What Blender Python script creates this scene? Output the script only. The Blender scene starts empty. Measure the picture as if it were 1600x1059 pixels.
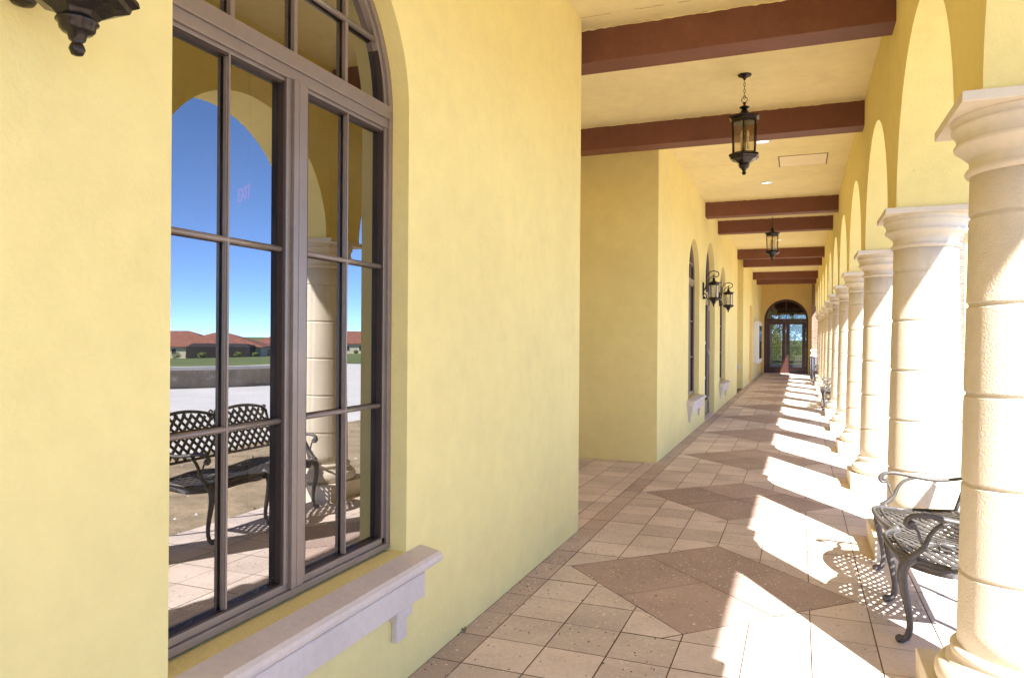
import bpy, bmesh, math, random
from mathutils import Vector, Matrix
random.seed(7)
R = math.radians
SC = bpy.context.scene
COL = SC.collection

# ------------------------------------------------------------------ camera, sky, sun, exposure
cam_d = bpy.data.cameras.new("camera"); cam = bpy.data.objects.new("camera", cam_d); COL.objects.link(cam)
cam_d.sensor_fit = 'HORIZONTAL'; cam_d.sensor_width = 36; cam_d.lens = 36 * 1138.74 / 1600
cam_d.shift_y = -1.3 / 1600
cam_d.clip_start = .05; cam_d.clip_end = 6000
cam.location = (0, 0, 1.515)
cam.rotation_euler = (Matrix.Rotation(R(21.501), 3, 'Z') @ Matrix.Rotation(R(90), 3, 'X') @ Matrix.Rotation(R(0.40), 3, 'Z')).to_euler()
SC.camera = cam

SUN_EL, SUN_AZ = 40.5, 149.4            # azimuth clockwise from +Y
sv = Vector((math.sin(R(SUN_AZ)) * math.cos(R(SUN_EL)), math.cos(R(SUN_AZ)) * math.cos(R(SUN_EL)), math.sin(R(SUN_EL))))
w = bpy.data.worlds.new("World"); SC.world = w; w.use_nodes = True
nt = w.node_tree; nt.nodes.clear()
sky = nt.nodes.new('ShaderNodeTexSky'); sky.sky_type = 'NISHITA'; sky.sun_disc = False
sky.sun_elevation = R(SUN_EL); sky.sun_rotation = R(SUN_AZ); sky.air_density = 1.0; sky.dust_density = .1; sky.ozone_density = 4.0; sky.altitude = 9000
bg = nt.nodes.new('ShaderNodeBackground'); bg.inputs['Strength'].default_value = .15
wo = nt.nodes.new('ShaderNodeOutputWorld')
nt.links.new(sky.outputs[0], bg.inputs[0]); nt.links.new(bg.outputs[0], wo.inputs[0])
sl = bpy.data.lights.new("sun", 'SUN'); sl.energy = 4.1; sl.angle = R(.55); sl.color = (1, .97, .92)
so = bpy.data.objects.new("sun", sl); COL.objects.link(so); so.rotation_euler = sv.to_track_quat('Z', 'Y').to_euler(); so.location = (20, -30, 30)
SC.view_settings.view_transform = 'Standard'; SC.view_settings.look = 'None'
SC.view_settings.exposure = 2.22; SC.view_settings.gamma = 1
SC.render.engine = 'CYCLES'
SC.cycles.max_bounces = 14; SC.cycles.diffuse_bounces = 8; SC.cycles.glossy_bounces = 6; SC.cycles.transparent_max_bounces = 12

# ------------------------------------------------------------------ materials
MATS = {}
def mat(name, col, rough=.8, metal=0, bump=0, bscale=60, var=0, vscale=1.2, spec=.4, dirt=0, dirtcol=(.1, .08, .06), island=0, streak=False, trowel=0):
    m = bpy.data.materials.new(name); m.use_nodes = True; n = m.node_tree; N = n.nodes; L = n.links
    b = N['Principled BSDF']; b.inputs['Roughness'].default_value = rough; b.inputs['Metallic'].default_value = metal
    b.inputs['Specular IOR Level'].default_value = spec
    tc = N.new('ShaderNodeTexCoord')
    rgb = N.new('ShaderNodeRGB'); rgb.outputs[0].default_value = (*col, 1); out = rgb.outputs[0]
    def noise(scale, detail=5, vec=None, rg=.55):
        t = N.new('ShaderNodeTexNoise'); t.inputs['Scale'].default_value = scale; t.inputs['Detail'].default_value = detail
        t.inputs['Roughness'].default_value = rg
        L.new(vec or tc.outputs['Object'], t.inputs['Vector']); return t.outputs['Fac']
    def scale_by(out, fac, lo, hi, a=.3, c=.7):
        mr = N.new('ShaderNodeMapRange'); mr.inputs[1].default_value = a; mr.inputs[2].default_value = c
        mr.inputs[3].default_value = lo; mr.inputs[4].default_value = hi; L.new(fac, mr.inputs[0])
        mx = N.new('ShaderNodeVectorMath'); mx.operation = 'SCALE'; L.new(out, mx.inputs[0]); L.new(mr.outputs[0], mx.inputs['Scale'])
        return mx.outputs[0]
    if var:
        out = scale_by(out, noise(vscale), 1 - var, 1 + var)
        out = scale_by(out, noise(vscale * 9, 3), 1 - var * .5, 1 + var * .5)
    if island:
        g = N.new('ShaderNodeNewGeometry'); out = scale_by(out, g.outputs['Random Per Island'], 1 - island, 1 + island, 0, 1)
    if dirt:
        mp = N.new('ShaderNodeMapping'); L.new(tc.outputs['Object'], mp.inputs['Vector'])
        if streak: mp.inputs['Scale'].default_value = (1, 1, .12)
        f = noise(3.1, 8, mp.outputs[0], .7)
        mr = N.new('ShaderNodeMapRange'); mr.inputs[1].default_value = .53; mr.inputs[2].default_value = .8; mr.inputs[4].default_value = dirt; L.new(f, mr.inputs[0])
        mx = N.new('ShaderNodeMix'); mx.data_type = 'RGBA'; L.new(mr.outputs[0], mx.inputs[0]); L.new(out, mx.inputs[6]); mx.inputs[7].default_value = (*dirtcol, 1)
        out = mx.outputs[2]
    if trowel:
        v = N.new('ShaderNodeTexVoronoi'); v.inputs['Scale'].default_value = 7; L.new(tc.outputs['Object'], v.inputs['Vector'])
        sx = N.new('ShaderNodeSeparateXYZ'); L.new(v.outputs['Color'], sx.inputs[0])
        l1 = N.new('ShaderNodeMath'); l1.operation = 'LESS_THAN'; l1.inputs[1].default_value = .10; L.new(sx.outputs[0], l1.inputs[0])
        l2 = N.new('ShaderNodeMapRange'); l2.inputs[1].default_value = .015; l2.inputs[2].default_value = .03; l2.inputs[3].default_value = .8; l2.inputs[4].default_value = 0; L.new(v.outputs['Distance'], l2.inputs[0])
        l3 = N.new('ShaderNodeMath'); l3.operation = 'MULTIPLY'; L.new(l1.outputs[0], l3.inputs[0]); L.new(l2.outputs[0], l3.inputs[1])
        mx = N.new('ShaderNodeMix'); mx.data_type = 'RGBA'; L.new(l3.outputs[0], mx.inputs[0]); L.new(out, mx.inputs[6]); mx.inputs[7].default_value = (.22, .15, .06, 1); out = mx.outputs[2]
    L.new(out, b.inputs['Base Color'])
    if bump:
        bp = N.new('ShaderNodeBump'); bp.inputs['Strength'].default_value = bump; bp.inputs['Distance'].default_value = .01
        hh = noise(bscale, 4)
        if trowel:
            ma = N.new('ShaderNodeMath'); ma.operation = 'MULTIPLY_ADD'; L.new(noise(bscale / 9, 3), ma.inputs[0]); ma.inputs[1].default_value = trowel; L.new(hh, ma.inputs[2]); hh = ma.outputs[0]
        L.new(hh, bp.inputs['Height']); L.new(bp.outputs[0], b.inputs['Normal'])
    MATS[name] = m
    return m
M = {}
M['wall'] = mat('yellow_stucco', (.84, .71, .30), .9, bump=.35, bscale=55, trowel=.9, var=.05, vscale=.9, spec=.2, dirt=.16, dirtcol=(.50, .40, .20))
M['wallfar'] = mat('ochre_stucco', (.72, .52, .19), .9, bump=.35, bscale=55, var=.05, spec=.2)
M['ceil'] = mat('ceiling_stucco', (.80, .69, .375), .9, bump=.4, bscale=26, var=.07, vscale=.8, spec=.2, dirt=.25, dirtcol=(.55, .40, .2))
M['beam'] = mat('oxblood_beam_paint', (.175, .068, .043), .6, bump=.25, bscale=22, var=.12, vscale=2, spec=.35)
M['stone'] = mat('cast_stone', (.69, .61, .49), .88, bump=.5, bscale=130, var=.06, vscale=2.2, spec=.2, dirt=.12, dirtcol=(.40, .30, .2), streak=True)
M['stonesmooth'] = mat('cast_stone_smooth', (.69, .61, .49), .85, bump=.18, bscale=40, var=.07, vscale=2.5, spec=.2, dirt=.22, dirtcol=(.33, .24, .15), streak=True)
M['sill'] = mat('sill_stone', (.68, .585, .50), .85, bump=.25, bscale=45, var=.08, vscale=3, spec=.25, dirt=.25, dirtcol=(.32, .26, .2))
M['frame'] = mat('bronze_window_frame', (.27, .215, .175), .34, metal=.35, bump=.05, bscale=30, var=.08, vscale=4, spec=.5)
M['reflection_strip'] = mat('dark_sash_reflection', (.045, .026, .018), .5)  # reflection of the sash sides in the glass, put into a dark colour
M['doorframe'] = mat('dark_oxblood_door_frame', (.055, .018, .012), .35, var=.1, vscale=3, spec=.5)
M['iron'] = mat('cast_iron_black', (.115, .105, .10),   .5, metal=.4, bump=.3, bscale=70, var=.2, vscale=8, spec=.6)
M['bronze'] = mat('oiled_bronze', (.030, .023, .020), .26, metal=.6, bump=.12, bscale=60, var=.25, vscale=10, spec=.6)
M['chrome'] = mat('brushed_steel', (.55, .55, .55), .3, metal=1)
M['white'] = mat('white_plastic', (.75, .73, .68), .5, var=.04)
M['candle'] = mat('candle_sleeve', (.75, .68, .5), .5)
M['grout'] = mat('grout', (.20, .125, .085), .95, var=.2, vscale=5)
M['black'] = mat('interior_dark', (.02, .017, .015), .8)
M['dirtm'] = mat('sandy_dirt', (.34, .26, .17), .95, bump=1.0, bscale=14, var=.3, vscale=2.5, dirt=.8, dirtcol=(.13, .10, .06))
M['conc'] = mat('pale_concrete', (.62, .60, .58), .9, bump=.4, bscale=8, var=.09, vscale=.6, dirt=.35, dirtcol=(.33, .30, .27))
M['lowwall'] = mat('weathered_concrete', (.30, .25, .20), .9, bump=.5, bscale=9, var=.25, vscale=.8, dirt=.9, dirtcol=(.60, .57, .54), streak=False)
M['grass'] = mat('lawn_grass', (.12, .15, .04), .95, bump=.8, bscale=30, var=.3, vscale=.15, dirt=.4, dirtcol=(.2, .18, .07))
M['housewall'] = mat('cream_house_stucco', (.62, .55, .40), .9, var=.05)
M['rooft'] = mat('clay_roof_tile', (.26, .105, .07), .9, bump=.8, bscale=3, var=.2, vscale=.8)
M['screen'] = mat('dark_screen_mesh', (.035, .028, .026), .8)
M['leaf'] = mat('leaf_green', (.13, .17, .035), .7, var=.2, vscale=2, island=.45)
M['bark'] = mat('bark', (.12, .085, .055), .9, bump=.8, bscale=20, var=.2)
M['hatch'] = mat('hatch_paint', (.85, .74, .50), .7, var=.03)
M['soffit'] = mat('soffit_paint', (.6, .5, .3), .9, var=.05)
M['bin'] = mat('bin_grey', (.12, .12, .15), .6, var=.1, vscale=6)

def brickmat(name, c1, c2, mortar, bw, bh, msize=.012):
    m = bpy.data.materials.new(name); m.use_nodes = True; N = m.node_tree.nodes; L = m.node_tree.links; b = N['Principled BSDF']
    tc = N.new('ShaderNodeTexCoord'); sp = N.new('ShaderNodeSeparateXYZ'); L.new(tc.outputs['Object'], sp.inputs[0])
    ad = N.new('ShaderNodeMath'); L.new(sp.outputs[0], ad.inputs[0]); L.new(sp.outputs[1], ad.inputs[1])
    cb = N.new('ShaderNodeCombineXYZ'); L.new(ad.outputs[0], cb.inputs[0]); L.new(sp.outputs[2], cb.inputs[1])
    t = N.new('ShaderNodeTexBrick'); t.inputs['Scale'].default_value = 1; t.inputs['Brick Width'].default_value = bw; t.inputs['Row Height'].default_value = bh
    t.inputs['Mortar Size'].default_value = msize; t.inputs['Color1'].default_value = (*c1, 1); t.inputs['Color2'].default_value = (*c2, 1); t.inputs['Mortar'].default_value = (*mortar, 1)
    L.new(cb.outputs[0], t.inputs['Vector']); L.new(t.outputs[0], b.inputs['Base Color']); b.inputs['Roughness'].default_value = .9
    bp = N.new('ShaderNodeBump'); bp.inputs['Strength'].default_value = .8; bp.invert = True; L.new(t.outputs['Fac'], bp.inputs['Height']); L.new(bp.outputs[0], b.inputs['Normal'])
    return m
M['brick'] = brickmat('reused_brick', (.21, .085, .055), (.27, .16, .11), (.27, .22, .18), .21, .075)
M['ledgestone'] = brickmat('ledge_stone', (.33, .28, .22), (.40, .34, .27), (.22, .19, .15), .4, .16)

def tile_mat(name, col, fleck):
    m = bpy.data.materials.new(name); m.use_nodes = True; N = m.node_tree.nodes; L = m.node_tree.links; b = N['Principled BSDF']
    tc = N.new('ShaderNodeTexCoord'); g = N.new('ShaderNodeNewGeometry')
    def mr(src, a, c, lo, hi):
        x = N.new('ShaderNodeMapRange'); x.inputs[1].default_value = a; x.inputs[2].default_value = c; x.inputs[3].default_value = lo; x.inputs[4].default_value = hi
        L.new(src, x.inputs[0]); return x.outputs[0]
    def noise(sc, det=5, rg=.6):
        t = N.new('ShaderNodeTexNoise'); t.inputs['Scale'].default_value = sc; t.inputs['Detail'].default_value = det; t.inputs['Roughness'].default_value = rg
        L.new(tc.outputs['Object'], t.inputs['Vector']); return t.outputs['Fac']
    def mul(a, c):
        x = N.new('ShaderNodeMath'); x.operation = 'MULTIPLY'; L.new(a, x.inputs[0]); L.new(c, x.inputs[1]); return x.outputs[0]
    f = mul(mul(mr(g.outputs['Random Per Island'], 0, 1, .84, 1.1), mr(noise(2.2), .3, .7, .86, 1.12)), mr(noise(38, 6, .75), .3, .7, .88, 1.1))
    rgb = N.new('ShaderNodeRGB'); rgb.outputs[0].default_value = (*col, 1)
    sc = N.new('ShaderNodeVectorMath'); sc.operation = 'SCALE'; L.new(rgb.outputs[0], sc.inputs[0]); L.new(f, sc.inputs['Scale'])
    out = sc.outputs[0]
    # shell flecks and dark pits: stretched voronoi cells, only some of them
    def flecks(out, scale, stretch, rot, size, keep, colr):
        mp = N.new('ShaderNodeMapping'); mp.inputs['Scale'].default_value = (stretch, 1, 1); mp.inputs['Rotation'].default_value = (0, 0, rot)
        L.new(tc.outputs['Object'], mp.inputs['Vector'])
        nz = N.new('ShaderNodeTexNoise'); nz.inputs['Scale'].default_value = 25; L.new(mp.outputs[0], nz.inputs['Vector'])
        va = N.new('ShaderNodeVectorMath'); va.operation = 'SCALE'; L.new(nz.outputs['Color'], va.inputs[0]); va.inputs['Scale'].default_value = .05
        vb = N.new('ShaderNodeVectorMath'); L.new(mp.outputs[0], vb.inputs[0]); L.new(va.outputs[0], vb.inputs[1])
        v = N.new('ShaderNodeTexVoronoi'); v.voronoi_dimensions = '2D'; v.inputs['Scale'].default_value = scale; L.new(vb.outputs[0], v.inputs['Vector'])
        sx = N.new('ShaderNodeSeparateXYZ'); L.new(v.outputs['Color'], sx.inputs[0])
        k = mul(mr(v.outputs['Distance'], size * .6, size, 1, 0), mr(sx.outputs[0], keep, keep + .02, 1, 0))
        x = N.new('ShaderNodeMix'); x.data_type = 'RGBA'; L.new(k, x.inputs[0]); L.new(out, x.inputs[6]); x.inputs[7].default_value = (*colr, 1); return x.outputs[2]
    out = flecks(out, 17, 1.7, .6, .17, .30 * fleck, (.72, .66, .58))
    out = flecks(out, 26, 1.9, -.9, .16, .28 * fleck, (.68, .6, .5))
    out = flecks(out, 12, 1.9, 1.7, .10, .16, (.13, .085, .06))
    L.new(out, b.inputs['Base Color']); b.inputs['Roughness'].default_value = .72; b.inputs['Specular IOR Level'].default_value = .35
    bp = N.new('ShaderNodeBump'); bp.inputs['Strength'].default_value = .35; bp.inputs['Distance'].default_value = .004
    L.new(noise(45, 8, .8), bp.inputs['Height']); L.new(bp.outputs[0], b.inputs['Normal'])
    return m
M['tile'] = tile_mat('pale_paver', (.70, .585, .52), .7)
M['tilepink'] = tile_mat('border_paver', (.54, .43, .375), .6)
M['tiledark'] = tile_mat('terracotta_paver', (.46, .345, .30), .6)

def glass_mat(name, refl, tint, fac, rough=0.0, wave=.0):
    m = bpy.data.materials.new(name); m.use_nodes = True; N = m.node_tree.nodes; L = m.node_tree.links; N.remove(N['Principled BSDF'])
    gl = N.new('ShaderNodeBsdfGlossy'); gl.inputs['Color'].default_value = (*refl, 1); gl.inputs['Roughness'].default_value = rough
    tr = N.new('ShaderNodeBsdfTransparent'); tr.inputs['Color'].default_value = (*tint, 1)
    mx = N.new('ShaderNodeMixShader'); mx.inputs[0].default_value = fac
    L.new(tr.outputs[0], mx.inputs[1]); L.new(gl.outputs[0], mx.inputs[2]); L.new(mx.outputs[0], N['Material Output'].inputs[0])
    if wave:
        tc = N.new('ShaderNodeTexCoord'); t = N.new('ShaderNodeTexNoise'); t.inputs['Scale'].default_value = wave if wave > 5 else 1.3; L.new(tc.outputs['Object'], t.inputs['Vector'])
        bp = N.new('ShaderNodeBump'); bp.inputs['Strength'].default_value = .25 if wave > 5 else .012; bp.inputs['Distance'].default_value = .02
        L.new(t.outputs['Fac'], bp.inputs['Height']); L.new(bp.outputs[0], gl.inputs['Normal'])
    return m
def dust(m):
    N = m.node_tree.nodes; L = m.node_tree.links; out = N['Material Output']; src = out.inputs[0].links[0].from_socket
    tc = N.new('ShaderNodeTexCoord'); v = N.new('ShaderNodeTexVoronoi'); v.inputs['Scale'].default_value = 130; L.new(tc.outputs['Object'], v.inputs['Vector'])
    a = N.new('ShaderNodeMapRange'); a.inputs[1].default_value = .16; a.inputs[2].default_value = .24; a.inputs[3].default_value = 1; a.inputs[4].default_value = 0; L.new(v.outputs['Distance'], a.inputs[0])
    sp = N.new('ShaderNodeSeparateXYZ'); L.new(tc.outputs['Object'], sp.inputs[0]); z = N.new('ShaderNodeMapRange'); z.inputs[1].default_value = .62; z.inputs[2].default_value = .76; z.inputs[3].default_value = .75; z.inputs[4].default_value = .0; L.new(sp.outputs[2], z.inputs[0])
    nz = N.new('ShaderNodeTexNoise'); nz.inputs['Scale'].default_value = 30; L.new(tc.outputs['Object'], nz.inputs['Vector']); q = N.new('ShaderNodeMapRange'); q.inputs[1].default_value = .48; q.inputs[2].default_value = .56; L.new(nz.outputs['Fac'], q.inputs[0])
    m1 = N.new('ShaderNodeMath'); m1.operation = 'MULTIPLY'; L.new(a.outputs[0], m1.inputs[0]); L.new(z.outputs[0], m1.inputs[1]); m2 = N.new('ShaderNodeMath'); m2.operation = 'MULTIPLY'; L.new(m1.outputs[0], m2.inputs[0]); L.new(q.outputs[0], m2.inputs[1])
    nh = N.new('ShaderNodeTexNoise'); nh.inputs['Scale'].default_value = 2.5; nh.inputs['Detail'].default_value = 6; L.new(tc.outputs['Object'], nh.inputs['Vector']); h = N.new('ShaderNodeMapRange'); h.inputs[1].default_value = .4; h.inputs[2].default_value = .8; h.inputs[3].default_value = .0; h.inputs[4].default_value = .05; L.new(nh.outputs['Fac'], h.inputs[0])
    m3 = N.new('ShaderNodeMath'); m3.operation = 'ADD'; L.new(m2.outputs[0], m3.inputs[0]); L.new(h.outputs[0], m3.inputs[1])
    d = N.new('ShaderNodeBsdfDiffuse'); d.inputs[0].default_value = (.6, .56, .5, 1); mx = N.new('ShaderNodeMixShader'); L.new(m3.outputs[0], mx.inputs[0]); L.new(src, mx.inputs[1]); L.new(d.outputs[0], mx.inputs[2]); L.new(mx.outputs[0], out.inputs[0])
M['glass'] = glass_mat('tinted_reflective_glass', (.43, .425, .43), (.3, .28, .28), .74, 0, .5)
dust(M['glass'])
M['glassclear'] = glass_mat('clear_door_glass', (.5, .5, .5), (.23, .23, .22), .12)
M['glassdark'] = glass_mat('dark_door_glass', (.6, .6, .6), (.3, .3, .3), .45)
M['seedy'] = glass_mat('seeded_lantern_glass', (.8, .78, .7), (.97, .93, .84), .16, .10, 60)
def emis(name, col, s):
    m = bpy.data.materials.new(name); m.use_nodes = True; N = m.node_tree.nodes; b = N['Principled BSDF']
    b.inputs['Base Color'].default_value = (*col, 1); b.inputs['Emission Color'].default_value = (*col, 1); b.inputs['Emission Strength'].default_value = s; return m
M['exit'] = emis('exit_sign_red', (.9, .03, .02), .5)
M['lamp'] = emis('downlight_lens', (1, .93, .8), .35)

# ------------------------------------------------------------------ mesh helpers
class MB:
    def __init__(s): s.v = []; s.f = []; s.s = []; s.m = []; s.cur = 0
    def add(s, vs, fs, smooth=False):
        o = len(s.v); s.v += [tuple(p) for p in vs]
        for f in fs: s.f.append([o + i for i in f]); s.s.append(smooth); s.m.append(s.cur)
        return s
    def box(s, a, b):
        x0, x1 = sorted((a[0], b[0])); y0, y1 = sorted((a[1], b[1])); z0, z1 = sorted((a[2], b[2]))
        return s.add([(x0, y0, z0), (x1, y0, z0), (x1, y1, z0), (x0, y1, z0), (x0, y0, z1), (x1, y0, z1), (x1, y1, z1), (x0, y1, z1)],
                     [(0, 3, 2, 1), (4, 5, 6, 7), (0, 1, 5, 4), (1, 2, 6, 5), (2, 3, 7, 6), (3, 0, 4, 7)])
    def lathe(s, prof, n=32, cx=0, cy=0, smooth=True, rot=0, seam=None, caps=True):
        vs = []
        for r, z in prof:
            for i in range(n):
                a = rot + 2 * math.pi * i / n; rr = r * (.975 if seam is not None and i in seam else 1)
                vs.append((cx + rr * math.cos(a), cy + rr * math.sin(a), z))
        fs = []
        for k in range(len(prof) - 1):
            for i in range(n):
                j = (i + 1) % n; fs.append((k * n + i, k * n + j, (k + 1) * n + j, (k + 1) * n + i))
        s.add(vs, fs, smooth)
        o = len(s.v) - len(vs)
        if caps and prof[0][0] > 1e-4: s.f.append([o + i for i in reversed(range(n))]); s.s.append(False); s.m.append(s.cur)
        if caps and prof[-1][0] > 1e-4: s.f.append([o + (len(prof) - 1) * n + i for i in range(n)]); s.s.append(False); s.m.append(s.cur)
        return s
    def sweep(s, pts, rad, n=8, sub=4, flat=1.0, closed=False):
        P = [Vector(p) for p in pts]; Rr = rad if isinstance(rad, (list, tuple)) else [rad] * len(P)
        if sub > 1:
            Q, Rq = [], []
            m = len(P)
            for i in range(m if closed else m - 1):
                if closed: p0, p1, p2, p3 = P[(i - 1) % m], P[i], P[(i + 1) % m], P[(i + 2) % m]; r1, r2 = Rr[i], Rr[(i + 1) % m]
                else: p0, p1, p2, p3 = P[max(i - 1, 0)], P[i], P[i + 1], P[min(i + 2, m - 1)]; r1, r2 = Rr[i], Rr[i + 1]
                for k in range(sub):
                    t = k / sub
                    Q.append(.5 * ((2 * p1) + (p2 - p0) * t + (2 * p0 - 5 * p1 + 4 * p2 - p3) * t * t + (3 * p1 - p0 - 3 * p2 + p3) * t ** 3)); Rq.append(r1 + (r2 - r1) * t)
            if not closed: Q.append(P[-1]); Rq.append(Rr[-1])
            P, Rr = Q, Rq
        m = len(P); vs = []; up = None
        for i, p in enumerate(P):
            if closed: t = (P[(i + 1) % m] - P[i - 1])
            else: t = (P[min(i + 1, m - 1)] - P[max(i - 1, 0)])
            t = t.normalized() if t.length > 1e-9 else Vector((0, 0, 1))
            if up is None: up = Vector((0, 1, 0)) if abs(t.y) < .9 else Vector((1, 0, 0))
            a = (up - t * up.dot(t)).normalized(); b = t.cross(a); up = a
            for k in range(n):
                an = 2 * math.pi * k / n; vs.append(p + a * (Rr[i] * flat * math.cos(an)) + b * (Rr[i] * math.sin(an)))
        fs = []
        for i in range(m if closed else m - 1):
            for k in range(n):
                l = (k + 1) % n; j = (i + 1) % m; fs.append((i * n + k, i * n + l, j * n + l, j * n + k))
        s.add(vs, fs, True)
        if not closed:
            o = len(s.v) - len(vs); s.f.append([o + k for k in reversed(range(n))]); s.s.append(False); s.m.append(s.cur)
            s.f.append([o + (m - 1) * n + k for k in range(n)]); s.s.append(False); s.m.append(s.cur)
        return s
    def ball(s, c, r, n=12):
        return s.lathe([(max(r * math.sin(math.pi * k / 8), 1e-5), c[2] - r * math.cos(math.pi * k / 8)) for k in range(9)], n, c[0], c[1])
    def prism(s, poly, fn, d0, d1, smooth=False):      # poly in 2-D, fn(u,v,d) -> 3-D
        n = len(poly); vs = [fn(u, v, d0) for u, v in poly] + [fn(u, v, d1) for u, v in poly]
        fs = [list(range(n)), list(range(2 * n - 1, n - 1, -1))] + [(i, i + n, (i + 1) % n + n, (i + 1) % n) for i in range(n)]
        return s.add(vs, fs, smooth)
    def build(s, name, mats, parent=None, loc=(0, 0, 0), rz=0, bevel=0, fixn=True, merge=False, label=None, cat=None, group=None, kind=None):
        me = bpy.data.meshes.new(name); me.from_pydata(s.v, [], s.f)
        for m in (mats if isinstance(mats, (list, tuple)) else [mats]): me.materials.append(m)
        me.polygons.foreach_set('use_smooth', s.s); me.polygons.foreach_set('material_index', s.m)
        if fixn:
            bm = bmesh.new(); bm.from_mesh(me)
            if merge: bmesh.ops.remove_doubles(bm, verts=bm.verts, dist=1e-4)
            bmesh.ops.recalc_face_normals(bm, faces=bm.faces); bm.to_mesh(me); bm.free()
        me.update()
        o = bpy.data.objects.new(name, me); COL.objects.link(o); o.parent = parent; o.location = loc; o.rotation_euler = (0, 0, rz)
        if bevel:
            b = o.modifiers.new('bevel', 'BEVEL'); b.width = bevel; b.segments = 2; b.limit_method = 'ANGLE'; b.angle_limit = R(40)
        tag(o, label, cat, group, kind)
        return o
def tag(o, label=None, cat=None, group=None, kind=None):
    if label: o['label'] = label
    if cat: o['category'] = cat
    if group: o['group'] = group
    if kind: o['kind'] = kind
    return o
def empty(name, loc, label, cat, group=None, rz=0):
    o = bpy.data.objects.new(name, None); COL.objects.link(o); o.location = loc; o.rotation_euler = (0, 0, rz); o.empty_display_size = .2
    return tag(o, label, cat, group)
def dup(root, loc, label, rz=None):
    def cp(o, par):
        c = o.copy(); COL.objects.link(c); c.parent = par
        for ch in list(o.children): cp(ch, c)
        return c
    r = cp(root, None); r.location = loc; r['label'] = label
    if rz is not None: r.rotation_euler = (0, 0, rz)
    return r

def wall_mesh(mb, u0, u1, z0, z1, t, fn, ops=(), seg=28):
    """wall in the (u,z) plane, front at depth 0, back at depth t; ops = (uc, half, zbase, zspring[, rise])"""
    def quad(a, b, c, d): mb.add([fn(*p) for p in (a, b, c, d)], [(0, 1, 2, 3)])
    def panel(ua, ub, za, zb):
        quad((ua, 0, za), (ub, 0, za), (ub, 0, zb), (ua, 0, zb)); quad((ub, t, za), (ua, t, za), (ua, t, zb), (ub, t, zb))
    cur = u0
    for uc, hw, zb, zs in sorted(ops):
        a, b = uc - hw, uc + hw
        panel(cur, a, z0, z1); 
        if zb > z0 + 1e-6:
            panel(a, b, z0, zb); quad((a, 0, zb), (b, 0, zb), (b, t, zb), (a, t, zb))
        quad((a, 0, zb), (a, t, zb), (a, t, zs), (a, 0, zs)); quad((b, t, zb), (b, 0, zb), (b, 0, zs), (b, t, zs))
        P = [(uc - hw * math.cos(math.pi * k / seg), zs + hw * math.sin(math.pi * k / seg)) for k in range(seg + 1)]
        for (ua, za), (ub, zb2) in zip(P, P[1:]):
            quad((ua, 0, za), (ub, 0, zb2), (ub, 0, z1), (ua, 0, z1)); quad((ub, t, zb2), (ua, t, za), (ua, t, z1), (ub, t, z1))
            quad((ua, 0, za), (ua, t, za), (ub, t, zb2), (ub, 0, zb2))
        cur = b
    panel(cur, u1, z0, z1)
    quad((u0, 0, z0), (u0, t, z0), (u0, t, z1), (u0, 0, z1)); quad((u1, t, z0), (u1, 0, z0), (u1, 0, z1), (u1, t, z1))
    quad((u0, 0, z1), (u0, t, z1), (u1, t, z1), (u1, 0, z1))
    if z0 > .5:
        edges = [u0] + sum([[o[0] - o[1], o[0] + o[1]] for o in sorted(ops)], []) + [u1]
        for i in range(0, len(edges), 2): quad((edges[i], 0, z0), (edges[i + 1], 0, z0), (edges[i + 1], t, z0), (edges[i], t, z0))
    return mb

# ------------------------------------------------------------------ layout numbers (metres, X across, Y along the arcade)
XW = -1.614; YA, YB = 5.55, 8.96; YEND = 35.0; ZC = 4.027
XI, XO, XC, PER, Y1 = .62, 1.058, .838, 2.549, 3.3805

# ------------------------------------------------------------------ floor: tiles laid one by one, diamonds of four big pavers
def clip(poly, nx, ny, c):     # keep nx*x+ny*y <= c
    out = []
    for i in range(len(poly)):
        a, b = poly[i], poly[(i + 1) % len(poly)]; da = nx * a[0] + ny * a[1] - c; db = nx * b[0] + ny * b[1] - c
        if da <= 0: out.append(a)
        if (da < 0 < db) or (db < 0 < da): t = da / (da - db); out.append((a[0] + t * (b[0] - a[0]), a[1] + t * (b[1] - a[1])))
    return out
def area(p): return abs(sum(p[i][0] * p[(i + 1) % len(p)][1] - p[(i + 1) % len(p)][0] * p[i][1] for i in range(len(p)))) / 2
def inset(poly, g):
    if area(poly) < 1e-5: return []
    s = sum(poly[i][0] * poly[(i + 1) % len(poly)][1] - poly[(i + 1) % len(poly)][0] * poly[i][1] for i in range(len(poly)))
    if s < 0: poly = poly[::-1]
    out = list(poly)
    for i in range(len(poly)):
        a, b = poly[i], poly[(i + 1) % len(poly)]; dx, dy = b[0] - a[0], b[1] - a[1]; l = math.hypot(dx, dy)
        if l < 1e-6: continue
        nx, ny = dy / l, -dx / l; out = clip(out, nx, ny, nx * a[0] + ny * a[1] - g)
        if len(out) < 3: return []
    return out
fl = MB()
DX, DR, DY0 = -.546, .863, 4.677
diamonds = [DY0 + PER * k for k in range(-4, 12)]
def lay(poly, mi, g=.0028):
    q = inset(poly, g)
    if len(q) >= 3 and area(q) > 4e-4:
        fl.cur = mi; z = random.uniform(-.0008, .0008); fl.add([(x, y, z) for x, y in q], [list(range(len(q)))])
XE = .95
xs = [-3.8935 - .3047 * 0 + .3047 * i for i in range(0, 40)]
xs = [x for x in [-1.459 + .3047 * i for i in range(-8, 9)] if x < XE - .05]
cols = [(a, b) for a, b in zip(xs, xs[1:] + [XE])]
rowh = PER / 8
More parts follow.
